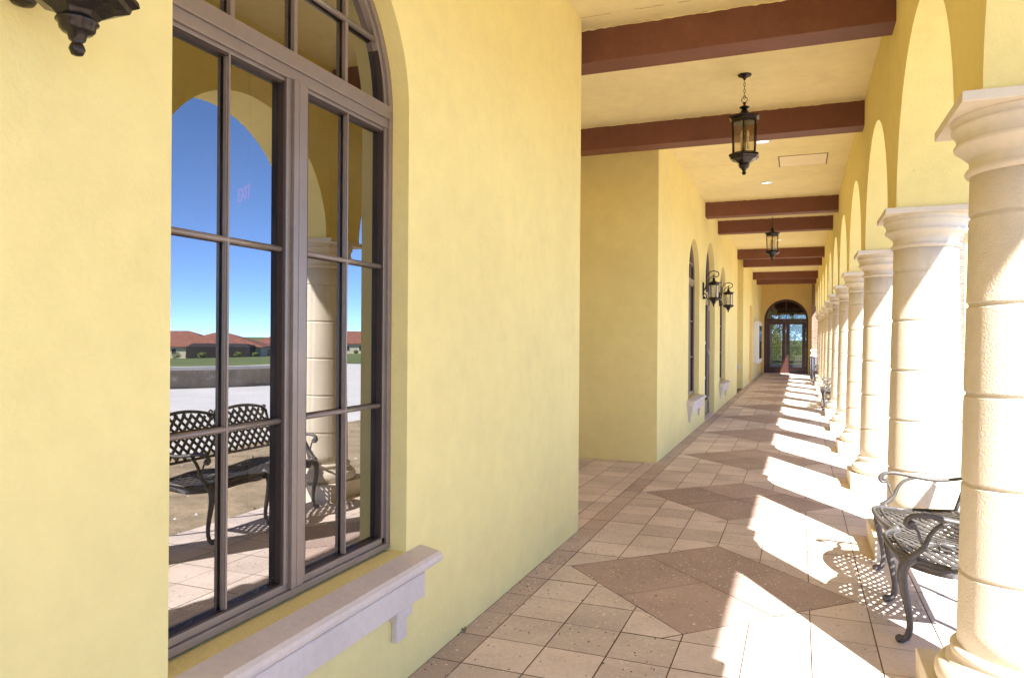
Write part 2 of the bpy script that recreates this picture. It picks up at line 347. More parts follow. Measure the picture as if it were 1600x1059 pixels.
for i in range(-34, int((YEND + .1) / rowh) + 1):
    ya = DY0 + (i - 15) * rowh; yb = ya + rowh
    if yb < -7 or ya > YEND + .05: continue
    for a, b in cols:
        segs = [(a, b)]
        if a < -1.7 and b < -1.4 and False: pass
        for a2, b2 in ([(a, XW), (XW, b)] if a < XW < b else [(a, b)]):
            if b2 <= XW + 1e-6 and not (YA - .02 < yb and ya < YB + .02): continue
            pieces = [[(a2, ya), (b2, ya), (b2, yb), (a2, yb)]]
            for dy in diamonds:
                if abs((ya + yb) / 2 - dy) > DR + rowh: continue
                nxt = []
                for p in pieces:
                    rest = p; n_before = len(nxt)
                    for sx, sy in ((1, 1), (1, -1), (-1, 1), (-1, -1)):
                        c = sx * DX + sy * dy + DR
                        out = clip(rest, -sx, -sy, -c); rest = clip(rest, sx, sy, c)
                        if len(out) >= 3: nxt.append(out)
                        if len(rest) < 3: break
                    if len(rest) < 3 or area(rest) < 1e-6:
                        nxt = nxt[:n_before] + [p]
                pieces = nxt
            for p in pieces: lay(p, 1 if a2 >= XW - 1e-6 and b2 < -1.45 else 0)
for dy in diamonds:
    h = DR / 2
    for cx, cy in ((DX - h, dy), (DX + h, dy), (DX, dy - h), (DX, dy + h)):
        lay([(cx - h, cy), (cx, cy - h), (cx + h, cy), (cx, cy + h)], 2, .003)
fl.cur = 3
fl.add([(-3.9, -7, -.007), (XE, -7, -.007), (XE, YEND + .3, -.007), (-3.9, YEND + .3, -.007)], [(0, 1, 2, 3)])
fl.add([(XE, -7, -.007), (XE, -7, -.12), (XE, YEND + .3, -.12), (XE, YEND + .3, -.007)], [(0, 1, 2, 3)])
fl.build('floor', [M['tile'], M['tilepink'], M['tiledark'], M['grout']], fixn=False, kind='structure')
for p in bpy.data.objects['floor'].data.polygons: pass

# ------------------------------------------------------------------ outside ground
def gz(x):
    if x < 24: return -.06
    if x < 120: return -.06 - 3.3 * (x - 24) / 96
    return -3.36
g = MB()
gx = [-3000, -400, -60, -8, .9, 4, 12, 24, 30, 40, 60, 80, 100, 120, 140, 200, 600, 3000]; gy = [-3000, -400, -60, -20, 0, 20, 40, 70, 110, 150, 200, 400, 3000]
for i in range(len(gx) - 1):
    for j in range(len(gy) - 1):
        a, b, c, d = gx[i], gx[i + 1], gy[j], gy[j + 1]
        g.add([(a, c, gz(a)), (b, c, gz(b)), (b, d, gz(b)), (a, d, gz(a))], [(0, 1, 2, 3)], True)
g.build('lawn', M['grass'], kind='structure', fixn=False)
d = MB(); n = 60
for j in range(n):                                   # sandy planting strip with a wandering edge
    y0, y1 = -12 + j * .9, -12 + (j + 1) * .9
    e = lambda y: 4.1 + .35 * math.sin(y * 1.3) + .2 * math.sin(y * 3.7)
    for k in range(6):
        x0a, x1a = XE + (e(y0) - XE) * k / 6, XE + (e(y0) - XE) * (k + 1) / 6
        x0b, x1b = XE + (e(y1) - XE) * k / 6, XE + (e(y1) - XE) * (k + 1) / 6
        d.add([(x0a, y0, -.035), (x1a, y0, -.035), (x1b, y1, -.035), (x0b, y1, -.035)], [(0, 1, 2, 3)])
d.build('ground', M['dirtm'], kind='structure', fixn=False)
WP = [(19, -6), (18, 4), (16, 11), (14, 15.5), (12.4, 18.4), (12.6, 21), (14.5, 24.5), (18, 29), (22, 36)]
def crv(P, sub=5):
    o = []
    for i in range(len(P) - 1):
        p0, p1, p2, p3 = P[max(i - 1, 0)], P[i], P[i + 1], P[min(i + 2, len(P) - 1)]
        for k in range(sub):
            t = k / sub; o.append(tuple(.5 * (2 * p1[q] + (p2[q] - p0[q]) * t + (2 * p0[q] - 5 * p1[q] + 4 * p2[q] - p3[q]) * t * t + (3 * p1[q] - p0[q] - 3 * p2[q] + p3[q]) * t ** 3) for q in (0, 1)))
    return o + [P[-1]]
wc = crv(WP)
c = MB()
for (xa, ya), (xb, yb) in zip(wc, wc[1:]): c.add([(3.2, ya, -.045), (xa, ya, -.045), (xb, yb, -.045), (3.2, yb, -.045)], [(0, 1, 2, 3)])
c.build('concrete_yard', M['conc'], kind='structure', fixn=False)
lw = MB()
for (xa, ya), (xb, yb) in zip(wc, wc[1:]):
    lw.cur = 0
    lw.add([(xa, ya, -.1), (xb, yb, -.1), (xb, yb, .5), (xa, ya, .5), (xa + .28, ya, -.1), (xb + .28, yb, -.1), (xb + .28, yb, .5), (xa + .28, ya, .5)],
           [(0, 1, 2, 3), (4, 7, 6, 5)])
    lw.cur = 1
    lw.add([(xa - .06, ya, .5), (xb - .06, yb, .5), (xb - .06, yb, .6), (xa - .06, ya, .6), (xa + .34, ya, .5), (xb + .34, yb, .5), (xb + .34, yb, .6), (xa + .34, ya, .6)],
           [(0, 1, 2, 3), (4, 7, 6, 5), (3, 2, 6, 7), (0, 4, 5, 1)])
lw.build('garden_wall', [M['lowwall'], M['conc']], fixn=False, label='low curved weathered concrete wall with pale cap, reflected in the window', cat='low wall')

# ------------------------------------------------------------------ walls, ceiling, beams, roof
def fnX(x):     # wall along Y, front facing +X
    return lambda u, d, z: (x - d, u, z)
WH, ZB, ZS = .655, .566, 2.51
WIN_N, WIN_A, WIN_B, DOOR = 2.18, 12.3, 17.15, 14.65
near = wall_mesh(MB(), -7, YA, 0, 4.6, .32, fnX(XW), [(WIN_N, WH, ZB, ZS)], 48).build('near_wall', M['wall'],
    label='yellow stucco wall on the left with the big arched window', cat='wall')
mid = wall_mesh(MB(), YB, 21.3, 0, 4.6, .32, fnX(XW), [(WIN_A, WH, ZB, ZS), (DOOR, .82, 0, 2.58), (WIN_B, WH, ZB, ZS)]).build('middle_wall', M['wall'],
    label='yellow stucco wall beyond the alcove with two arched windows and a glazed door', cat='wall')
al = MB()
al.box((-4.0, YB, 0), (XW - .32, YB + .3, 4.6)); al.add([(XW - .32, YB + .002, 0), (XW - .32, YB + .002, 4.6), (XW, YB + .002, 4.6), (XW, YB + .002, 0)], [(0, 1, 2, 3)])
al.build('alcove_end_wall', M['wall'], mid)
alb = MB(); alb.box((-4.0, -1 + YA, 0), (-3.75, YB, 4.6)); alb.box((-3.75, YA - .3, 0), (XW - .32, YA - .001, 4.6))
alb.build('alcove_back_wall', M['wall'], near)
far = MB(); wall_mesh(far, 23.62, YEND, 0, 4.6, .3, fnX(XW), []); far.box((-2.6, 23.62, 0), (XW - .3, 23.9, 4.6)); far.box((-2.8, 21.3, 0), (-2.6, 23.9, 4.6))
far = far.build('far_wall', M['wall'], label='far stretch of yellow stucco wall holding the white notice board', cat='wall')
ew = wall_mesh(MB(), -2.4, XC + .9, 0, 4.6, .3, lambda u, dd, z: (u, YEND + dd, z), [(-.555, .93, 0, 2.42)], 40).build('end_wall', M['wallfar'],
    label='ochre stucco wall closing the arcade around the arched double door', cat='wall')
# arcade wall over the columns
opsA = [(Y1 + PER * (k + .5), (PER - .54) / 2, 2.43, 2.43) for k in range(-4, 12)]
ar = wall_mesh(MB(), -7.1, Y1 + PER * 12 + .27, 2.43, 4.9, XO - XI, lambda u, dd, z: (XO - dd, u, z), opsA, 40).build('arcade_wall', M['wall'],
    label='yellow stucco wall of round arches carried by the columns', cat='wall')
# ceiling
ce = MB(); ce.box((-4.0, -7, ZC), (XI + .02, YEND + .2, ZC + .12))
ce.cur = 1; q = -1.6
while q < .3:
    l_ = random.uniform(.03, .12); yq = 5.505 + random.uniform(-.003, .003); ce.add([(q, yq, ZC - .0015), (q + l_, yq + .002, ZC - .0015), (q + l_, yq + .006, ZC - .0015), (q, yq + .005, ZC - .0015)], [(0, 1, 2, 3)]); q += l_ + random.choice((.0, .01, .06, .2)) * random.random()
ce.build('ceiling', [M['ceil'], M['grout']], kind='structure')
beams = [(.72, .98), (3.10, 3.36), (5.739, 6.004), (8.41, 8.672), (13.72, 13.985), (15.947, 16.21), (21.17, 21.43), (23.5, 23.76), (28.45, 28.71), (31.05, 31.31)]
bl = ['', '', 'first oxblood ceiling beam, at the top of the picture', 'second oxblood ceiling beam, just behind the near hanging lantern',
      'third oxblood ceiling beam, first beyond the ceiling hatch', 'fourth oxblood ceiling beam, behind the chain of the far hanging lantern', 'fifth oxblood ceiling beam, behind the far hanging lantern body',
      'sixth oxblood ceiling beam, first beyond the far hanging lantern', 'seventh oxblood ceiling beam, next to last before the end door', 'last oxblood ceiling beam, just in front of the end wall']
for i, (a, b) in enumerate(beams):
    if i < 2: continue
    bm_ = MB(); x0 = -3.75 if YA < a < YB else XW
    m_ = 26; x1 = XI + .01
    bm_.box((x0, a, 3.757), (x1, b, ZC + .01))
    bo = bm_.build('ceiling_beam', M['beam'], bevel=.006, label=bl[i], cat='beam', group='painted beams across the ceiling')
    ck = MB(); nn = int((x1 - x0) / .035)
    for yy in (a, b):
        ck.sweep([(x0 + (x1 - x0) * k / nn, yy + (-.001 if yy == a else .001), ZC - random.choice((.002, .003, .004, .007))) for k in range(nn + 1)], [random.choice((.003, .004, .005, .006, .008)) for _ in range(nn + 1)], 6, 1)
    ck.build('caulk_line', M['ceil'], bo)
# roof over the walk: soffit, fascia, tiles
ro = MB(); ro.box((XO + .002, -8, 4.22), (2.15, 29.6, 4.30)); 
ro.add([(2.15, -8, 4.20), (2.15, 29.6, 4.20), (2.15, 29.6, 4.42), (2.15, -8, 4.42), (2.12, -8, 4.20), (2.12, 29.6, 4.20)], [(0, 1, 2, 3), (0, 4, 5, 1)])
ro.cur = 1
ro.add([(2.2, -8, 4.42), (2.2, 29.6, 4.42), (-4.2, 29.6, 6.9), (-4.2, -8, 6.9)], [(0, 1, 2, 3)])
ro.cur = 0; ro.add([(-4.2, -8, 6.9), (-4.2, 29.6, 6.9), (-4.2, 29.6, 4.0), (-4.2, -8, 4.0)], [(0, 1, 2, 3)])
ro.add([(2.2, -8, 4.42), (-4.2, -8, 6.9), (-4.2, -8, 4.15), (2.2, -8, 4.3)], [(0, 1, 2, 3)])
ro.build('roof', [M['soffit'], M['rooft']], fixn=False, label='overhanging tiled roof above the arcade whose eave cuts the sunlight', cat='roof')
# dark rooms behind the glazing
rm = MB()
for (x0, x1, y0, y1) in ((-7, XW - .33, -6.5, YA - .32), (-7, XW - .33, YB + .32, 21.0)):
    rm.add([(x0, y0, .01), (x1, y0, .01), (x1, y1, .01), (x0, y1, .01), (x0, y0, 4), (x1, y0, 4), (x1, y1, 4), (x0, y1, 4)], [(0, 1, 2, 3), (4, 5, 6, 7), (0, 1, 5, 4), (3, 2, 6, 7), (0, 3, 7, 4)])
rm.build('interior_room', M['black'], kind='structure', fixn=False)

# ------------------------------------------------------------------ windows, sills, doors (local x = width, y = into the wall, z up)
def arc(hw, zs, n=32): return [(-hw * math.cos(math.pi * k / n), zs + hw * math.sin(math.pi * k / n)) for k in range(n + 1)]
def ring(mb, hw, hw2, zs, y0, y1, n=40):     # arch bar between radii
    A, B = arc(hw, zs, n), arc(hw2, zs, n)
    for k in range(n):
        vs = [(A[k][0], y0, A[k][1]), (A[k + 1][0], y0, A[k + 1][1]), (B[k + 1][0], y0, B[k + 1][1]), (B[k][0], y0, B[k][1])]
        vs += [(x, y1, z) for x, _, z in vs]
        mb.add(vs, [(0, 1, 2, 3), (7, 6, 5, 4), (3, 2, 6, 7), (0, 4, 5, 1)], False)
def window(parent, yc, big=False):
    fr = MB(); D = .081; hw = WH - .001; zb = ZB + .012
    def fbox(x0, x1, z0, z1, ya=0., yb=.075): fr.box((x0, D + ya, z0), (x1, D + yb, z1))
    # outer frame: two steps
    for s in (-1, 1):
        fbox(s * hw, s * (hw - .030), zb, ZS); fbox(s * (hw - .030), s * (hw - .052), zb, ZS, .012, .07)
    fbox(-hw + .03, hw - .03, zb, zb + .026); fbox(-hw + .03, hw - .03, zb + .026, zb + .052, .012, .07)
    ring(fr, hw, hw - .030, ZS, D, D + .075); ring(fr, hw - .030, hw - .052, ZS, D + .012, D + .07)
    # transom and mullion with raised fillets
    fbox(-hw + .03, hw - .03, 2.478, 2.535, -.004); fbox(-hw + .03, hw - .03, 2.438, 2.478, .006); fbox(-hw + .052, hw - .052, 2.425, 2.438, .018, .07)
    fbox(-.060, -.034, zb + .05, 2.438, .008); fbox(-.034, .030, zb + .03, 2.438, -.006); fbox(.030, .060, zb + .05, 2.438, .008); fbox(-.008, -.004, zb + .03, 2.43, -.0085, 0)
    f = fr.build('window', M['frame'], parent, (XW, yc, 0), R(90), bevel=.002)
    mu = MB(); q = (.06 + hw - .052) / 2; y = D + .022
    for s in (-1, 1):
        mu.box((s * q - .0095, y, zb + .05), (s * q + .0095, y + .012, 2.43)); mu.box((s * q - .004, y - .005, zb + .05), (s * q + .004, y, 2.43))
        for z in (1.215, 1.826):
            a, b = sorted((s * .058, s * (hw - .05))); mu.sweep([(a, y + .004, z), (b, y + .004, z)], .0105, 8, 1)
    for x in (-.319, 0, .319):
        zt = ZS + math.sqrt(max((hw - .05) ** 2 - x * x, 0)); mu.box((x - .0095, y - .004, 2.53), (x + .0095, y + .012, zt))
    xx = math.sqrt((hw - .05) ** 2 - .29 ** 2); mu.sweep([(-xx, y + .002, 2.80), (xx, y + .002, 2.80)], .0125, 8, 1)
    mu.build('glazing_bars', M['frame'], f)
    pn = MB(); P = [(-hw + .03, zb + .02)] + arc(hw - .03, ZS, 40) + [(hw - .03, zb + .02)]
    yg = D + .040
    def poly(Q): pn.add([(x, yg, z) for x, z in Q], [list(range(len(Q)))])
    A = arc(hw - .03, ZS, 40)
    poly([(-hw + .03, zb + .02), (-.02, zb + .02), (-.02, 2.46), (-hw + .03, 2.46)])
    poly([(.02, zb + .02), (hw - .03, zb + .02), (hw - .03, 2.46), (.02, 2.46)])
    poly([(-hw + .03, 2.5)] + A + [(hw - .03, 2.5)])
    pn.build('pane', M['glass'], f, fixn=False)
    sp = MB()                                             # dark strip round each light, painting in the dark reflection of the sash sides
    for s in (-1, 1):
        for a in (s * .061, s * (hw - .053)):
            b_ = a + (.009 if (a > 0) == (abs(a) < .1) else -.009)
            sp.box((a, D + .014, zb + .053), (b_, D + .0395, 2.424))
        a, b_ = sorted((s * .061, s * (hw - .053)))
        sp.box((a + .009, D + .014, zb + .053), (b_ - .009, D + .0395, zb + .058)); sp.box((a + .009, D + .019, 2.414), (b_ - .009, D + .0395, 2.424))
    ring(sp, hw - .053, hw - .064, ZS + .03, D + .014, D + .0395)
    sp.build('reflection_strip', M['reflection_strip'], f)
    # sill: nosing, apron, stepped corbels
    si = MB(); e = .79
    prof = [(.0, .566), (-.07, .553), (-.098, .548), (-.112, .536), (-.116, .522), (-.112, .508), (-.098, .497), (-.075, .488), (-.074, .478), (.0, .478)]
    def prof_ext(pr, x0, x1):
        n_ = len(pr); vs = [(x0, yy, zz) for yy, zz in pr] + [(x1, yy, zz) for yy, zz in pr]
        si.add(vs, [tuple(range(n_)), tuple(range(2 * n_ - 1, n_ - 1, -1))] + [(i, i + 1, i + 1 + n_, i + n_) for i in range(n_ - 1)])
    prof_ext(prof, -e, e)
    si.box((-.69, -.078, .372), (.69, 0, .479))
    for s in (-1, 1):
        a, b = sorted((s * .50, s * .635)); si.box((a + .01, -.045, .306), (b, 0, .3735)); si.box((a + .03, -.030, .212), (b - .02, 0, .3035))
    si.build('sill', M['sill'], parent, (XW, yc, 0), R(90), bevel=.005)
    return f
window(near, WIN_N); window(mid, WIN_A); window(mid, WIN_B)

def door(parent, hw, zs, ztr, loc, rz, D, matf, matg, kick, dbl=True, name='door', st=.10, b=.07):
    fr = MB()
    for s in (-1, 1): fr.box((s * hw, D, .0), (s * (hw - b), D + .11, zs))
    ring(fr, hw, hw - b, zs, D, D + .11)
    fr.box((-hw + b, D + .002, ztr), (hw - b, D + .108, ztr + .11)); fr.box((-hw + b, D + .002, .001), (hw - b, D + .10, .03))
    f = fr.build(name, matf, parent, loc, rz, bevel=.003)
    def leaf(x0, x1, hs):
        m_ = MB(); y = D + .02
        m_.box((x0, y, .035), (x0 + st, y + .05, ztr - .004)); m_.box((x1 - st, y, .035), (x1, y + .05, ztr - .004))
        m_.box((x0 + st, y, .035), (x1 - st, y + .05, .035 + kick)); m_.box((x0 + st, y, ztr - .14), (x1 - st, y + .05, ztr - .004))
        m_.build('door_leaf', matf, f, bevel=.003)
        p = MB(); p.add([(x0 + st, y + .025, .035 + kick), (x1 - st, y + .025, .035 + kick), (x1 - st, y + .025, ztr - .14), (x0 + st, y + .025, ztr - .14)], [(0, 1, 2, 3)])
        p.build('pane', matg, f, fixn=False)
        h = MB(); hx = x1 - st / 2 if hs > 0 else x0 + st / 2
        h.sweep([(hx, y, 1.28), (hx, y - .055, 1.27), (hx, y - .06, 1.15), (hx, y - .06, 1.0), (hx, y - .055, .90), (hx, y, .89)], .011, 8, 3)
        h.build('handle', M['iron'], f)
        hg = MB(); gx_ = x0 if hs > 0 else x1
        for z in (.25, 1.2, 2.1): hg.sweep([(gx_, y - .008, z), (gx_, y - .008, z + .11)], .010, 8, 1)
        hg.build('hinges', M['chrome'] if matf is M['frame'] else matf, f)
    th = MB(); th.box((-hw + .001, -.004, -.02), (hw - .001, D + .11, .012)); th.build('threshold', M['sill'], f, bevel=.003)
    w_ = hw - b - .004
    if dbl: leaf(-w_, -.003, 1); leaf(.003, w_, -1)
    tp = MB(); A = arc(hw - b, zs, 32); tp.add([(x, D + .05, z) for x, z in [(-hw + b, ztr + .11)] + A + [(hw - b, ztr + .11)]], [list(range(35))]); tp.build('transom_pane', matg, f, fixn=False)
    tb = MB(); tb.box((-.014, D + .03, ztr + .11), (.014, D + .07, zs + hw - b)); tb.build('glazing_bars', matf, f)
    return f
dm = door(mid, .82, 2.58, 2.35, (XW, DOOR, 0), R(90), .10, M['frame'], M['glassdark'], .26)
stk = MB()
for x in (-.42, .40):
    for z in (1.42, .72): stk.box((x - .04, .138, z), (x + .04, .1425, z + .055))
stk.build('door_stickers', M['white'], dm)
de = door(ew, .93, 2.42, 2.36, (-.555, YEND, 0), 0, .12, M['doorframe'], M['glassclear'], .26, name='entrance_door', st=.155, b=.09)

# small fittings of the far walls
nb = MB(); nb.box((0, -1.18, .62), (.20, 1.18, 2.22)); nb = nb.build('notice_board', M['white'], loc=(XW + .001, 30.28, 0), bevel=.01, label='white framed notice cabinet hanging on the far yellow wall', cat='notice board')
x_ = MB(); x_.add([(.204, -1.0, .78), (.204, 1.0, .78), (.204, 1.0, 2.06), (.204, -1.0, 2.06)], [(0, 1, 2, 3)]); x_.build('pane', M['glassdark'], nb, fixn=False)
x_ = MB(); x_.box((.2005, -1.0, .78), (.2025, 1.0, 2.06)); x_.build('backing_panel', M['black'], nb)
sd = MB()
for s in (-1, 1): sd.box((-.02, s * .48, 0), (.03, s * .40, 2.72))
sd.box((-.02, -.40, 2.62), (.03, .40, 2.72)); sdo = sd.build('service_door', M['wallfar'], far, (XW, 27.3, 0), bevel=.004, label='narrow service door painted ochre')
x_ = MB(); x_.box((-.02, -.40, 0), (.012, .40, 2.615)); x_.build('door_leaf', M['wallfar'], sdo)
x_ = MB(); [x_.box((.012, -.39, z), (.022, -.36, z + .12)) for z in (.3, 1.2, 2.2)]; x_.build('hinges', M['iron'], sdo)
ob = MB(); ob.box((-1.80, 23.585, .60), (-1.70, 23.62, .75)); ob = ob.build('outlet_cover', M['white'], bevel=.006, label='small white outlet cover low on the recessed face of the far wall', cat='outlet')
x_ = MB(); x_.sweep([(-1.75, 23.585, .66), (-1.75, 23.55, .65), (-1.75, 23.54, .61)], .012, 8, 2); x_.build('spout', M['chrome'], ob)

# ------------------------------------------------------------------ columns
ordn = {-1: 'second column behind the camera, cream cast stone', 0: 'cream stone column beside the camera, just outside the picture',
        1: 'nearest cream column, cut by the right edge of the picture', 2: 'second cream column, beyond the near bench, split by a vertical seam',
        3: 'third cream column, first one whose whole base shows', 4: 'fourth cream column, between the third and fifth', 5: 'fifth cream column from the camera',
        6: 'sixth cream column, just before the middle bench', 7: 'seventh cream column, just beyond the middle bench', 8: 'eighth cream column from the camera',
        9: 'ninth cream column, two beyond the middle bench', 10: 'tenth cream column, just before the farthest bench', 11: 'last cream column, beside the grey bin'}
def make_column():
    root = empty('column', (0, 0, 0), 'x', 'column', 'round columns of the arcade')
    p = MB(); a = .342; p.box((-a, -a, -.12), (a, a, .142)); p.build('plinth', M['stonesmooth'], root, bevel=.006)
    b = MB()
    pr = [(.33, .1425), (.352, .155), (.362, .178), (.360, .205), (.345, .228), (.328, .238), (.318, .240), (.316, .252), (.300, .262), (.292, .276), (.300, .282), (.302, .296), (.292, .306), (.276, .310), (.27, .3185)]
    pr = [(q * .875, z) for q, z in pr]; b.lathe(pr, 64); b.build('base_moulding', M['stonesmooth'], root)
    s = MB(); pr = []
    def rad(z): return .240 - .036 * max(0, (z - .3) / 1.9)
    z = .300; grooves = [.602, .955, 1.306, 1.658, 2.008]
    pr.append((rad(.3), .3))
    for gz_ in grooves:
        k0 = pr[-1][1]
        for t in (.33, .66): zz = k0 + (gz_ - .012 - k0) * t; pr.append((rad(zz), zz))
        pr += [(rad(gz_), gz_ - .026), (rad(gz_), gz_ - .0125), (rad(gz_), gz_ - .011), (rad(gz_) - .003, gz_ - .009), (rad(gz_) - .008, gz_ - .004), (rad(gz_) - .008, gz_ + .004), (rad(gz_) - .003, gz_ + .009), (rad(gz_), gz_ + .011), (rad(gz_), gz_ + .0125), (rad(gz_), gz_ + .026)]
    pr.append((rad(2.17), 2.17))
    n = 96; ang = math.atan2(-5.93, -.8625) % (2 * math.pi); s.lathe(pr, n, rot=ang + .02, seam=(0, 50)); s.build('shaft', M['stone'], root)
    c_ = MB()
    pr = [(.2485, 2.168), (.262, 2.172), (.268, 2.184), (.262, 2.196), (.250, 2.200), (.248, 2.214), (.250, 2.236), (.260, 2.256), (.280, 2.272), (.293, 2.280), (.296, 2.290), (.292, 2.298), (.286, 2.300), (.285, 2.312),
          (.288, 2.330), (.300, 2.345), (.306, 2.352), (.306, 2.360), (.300, 2.366), (.302, 2.376), (.308, 2.388), (.311, 2.392)]
    pr = [(q * .885 - (.013 if z < 2.24 else 0), z) for q, z in pr]; c_.lathe(pr, 72); c_.box((-.288, -.295, 2.392), (.288, .295, 2.431)); c_.build('capital', M['stonesmooth'], root, bevel=.003)
    return root
colm = make_column()
first = True
for k in range(-1, 12):
    loc = (XC, Y1 + PER * (k - 1), 0)
    if first: colm.location = loc; colm['label'] = ordn[k]; first = False
    else: dup(colm, loc, ordn[k])
bp_ = MB(); YP = Y1 + PER * 12 - PER + PER * .0
YP = Y1 + PER * 12 - .0
bp_.box((.50, YP - .42, 1.12), (1.22, YP + .42, 4.2)); bpo = bp_.build('brick_pier', M['brick'], label='brick pier with pale stone foot at the far end of the columns', cat='pier')
x_ = MB(); x_.box((.48, YP - .44, 0), (1.24, YP + .44, 1.04)); x_.build('stone_foot', M['ledgestone'], bpo)
x_ = MB(); x_.box((.45, YP - .47, 1.04), (1.27, YP + .47, 1.12)); x_.build('ledge', M['white'], bpo, bevel=.01)

# ------------------------------------------------------------------ lanterns
def hexbar(mb, r0, z0, r1, z1, w=.011):
    for i in range(6):
        a = R(60 * i + 30); mb.sweep([(r0 * math.cos(a), r0 * math.sin(a), z0), (r1 * math.cos(a), r1 * math.sin(a), z1)], w, 6, 1)
def lantern_body(root, ztop, s=1.0, cy=0., pend=True):
    """hexagonal lantern hung below ztop (root space), centred on (0,cy)"""
    def Z(v): return ztop - v * s
    def off(o): o.location = (0, cy, 0); return o
    r = MB()
    r.lathe([(.001, Z(-.005)), (.012 * s, Z(0)), (.016 * s, Z(.012)), (.010 * s, Z(.02)), (.014 * s, Z(.03)), (.044 * s, Z(.042)), (.046 * s, Z(.05)), (.022 * s, Z(.062))], 20)
    r.lathe([(.020 * s, Z(.055)), (.035 * s, Z(.085)), (.055 * s, Z(.105)), (.085 * s, Z(.118)), (.150 * s, Z(.135)), (.152 * s, Z(.147)), (.128 * s, Z(.158)), (.122 * s, Z(.178)), (.108 * s, Z(.192))], 6, smooth=False, rot=R(30))
    off(r.build('lantern_roof', M['bronze'], root, bevel=.002 * s))
    c_ = MB(); r0, r1, za, zb = .118 * s, .108 * s, Z(.185), Z(.475)
    hexbar(c_, r0, za, r1, zb, .0075 * s)
    for rr, z in ((r0, za), (r1, zb)):
        P = [(rr * math.cos(R(60 * i + 30)), rr * math.sin(R(60 * i + 30)), z) for i in range(6)]
        for i in range(6): c_.sweep([P[i], P[(i + 1) % 6]], .009 * s, 6, 1)
    off(c_.build('lantern_cage', M['bronze'], root))
    g_ = MB()
    for i in range(6):
        a, b = R(60 * i + 30), R(60 * i + 90)
        g_.add([(r0 * .97 * math.cos(a), r0 * .97 * math.sin(a), za), (r0 * .97 * math.cos(b), r0 * .97 * math.sin(b), za), (r1 * .97 * math.cos(b), r1 * .97 * math.sin(b), zb), (r1 * .97 * math.cos(a), r1 * .97 * math.sin(a), zb)], [(0, 1, 2, 3)])
    off(g_.build('pane', M['seedy'], root, fixn=False))
    k = MB()
    for i in range(3):
        a = R(120 * i + 15); x, y = .034 * s * math.cos(a), .034 * s * math.sin(a)
        k.lathe([(.010 * s, Z(.43)), (.010 * s, Z(.33)), (.004 * s, Z(.325)), (.011 * s, Z(.31)), (.013 * s, Z(.295)), (.008 * s, Z(.27)), (.001, Z(.252))], 10, x, y)
    off(k.build('candle_bulbs', M['candle'], root))
    t = MB()
    t.lathe([(.100 * s, Z(.462)), (.148 * s, Z(.486)), (.151 * s, Z(.500)), (.132 * s, Z(.510)), (.126 * s, Z(.524)), (.088 * s, Z(.538)), (.060 * s, Z(.556)), (.042 * s, Z(.574)), (.034 * s, Z(.582))], 6, smooth=False, rot=R(30))
    off(t.build('lantern_tray', M['bronze'], root, bevel=.002 * s))
    f = MB(); f.lathe([(.034 * s, Z(.570)), (.050 * s, Z(.574)), (.052 * s, Z(.579)), (.045 * s, Z(.584)), (.043 * s, Z(.598)), (.036 * s, Z(.606)), (.024 * s, Z(.610)), (.020 * s, Z(.626)), (.012 * s, Z(.632)), (.017 * s, Z(.640)), (.020 * s, Z(.650)), (.014 * s, Z(.664)), (.001, Z(.668))], 24)
    off(f.build('finial', M['bronze'], root))
def pendant(loc, label):
    root = empty('hanging_lantern', loc, label, 'lantern', 'lanterns hanging from the ceiling')
    c_ = MB(); c_.lathe([(.062, 0), (.064, -.006), (.056, -.014), (.035, -.022), (.016, -.034), (.010, -.05), (.001, -.052)], 28); c_.build('canopy', M['bronze'], root)
    ch = MB(); z = -.045; i = 0
    while z > -.215:
        d_ = Vector((1, 0, 0)) if i % 2 else Vector((0, 1, 0))
        ch.sweep([d_ * (.0085 * math.cos(a)) + Vector((0, 0, z - .018 + .018 * math.sin(a))) for a in [math.pi * 2 * q / 8 for q in range(8)]], .0024, 6, 2, closed=True); z -= .030; i += 1
    ch.sweep([Vector((.026 * math.cos(a), 0, -.237 + .026 * math.sin(a))) for a in [math.pi * 2 * q / 12 for q in range(12)]], .0035, 6, 2, closed=True)
    ch.build('chain', M['bronze'], root)
    lantern_body(root, -.262, 1.03)
    return root
p1 = pendant((-.497, 7.236, ZC - .001), 'bronze hanging lantern on a chain, larger and nearer, before the second beam')
dup(p1, (-.506, 15.3, ZC - .001), 'bronze hanging lantern on a chain, smaller and farther down the arcade')
def wall_lantern(loc, label):
    root = empty('wall_lantern', loc, label, 'lantern', 'lanterns bracketed to the wall', R(90))
    cy = -.19
    p = MB(); p.box((-.05, -.016, -.27), (.05, 0, -.02)); p.box((-.036, -.026, -.255), (.036, -.016, -.035))
    p.lathe([(.001, -.325), (.022, -.319), (.030, -.305), (.025, -.288), (.012, -.276), (.02, -.268)], 18, 0, -.02); p.build('backplate', M['bronze'], root, bevel=.003)
    a = MB()
    o_ = lambda P: [(x, y, z - .125) for x, y, z in P]
    a.sweep(o_([(0, -.02, -.05), (0, -.05, .02), (0, -.06, .12), (0, -.075, .22), (0, -.13, .285), (0, -.20, .30), (0, -.265, .275), (0, -.275, .225), (0, -.235, .195), (0, -.197, .208), (0, -.19, .232), (0, -.215, .24)]),
            [.010, .010, .009, .009, .009, .009, .009, .008, .008, .007, .007, .008], 8, 4)
    a.sweep(o_([(0, -.06, .12), (0, -.10, .14), (0, -.15, .20), (0, -.19, .215)]), .007, 8, 3)
    a.sweep(o_([(0, -.02, -.08), (0, -.045, -.11), (0, -.07, -.145), (0, -.055, -.18), (0, -.03, -.175), (0, -.028, -.152)]), .008, 8, 3)
    a.build('scroll_arm', M['bronze'], root)
    lantern_body(root, .078, .80, cy)
    return root
ZL = 2.56
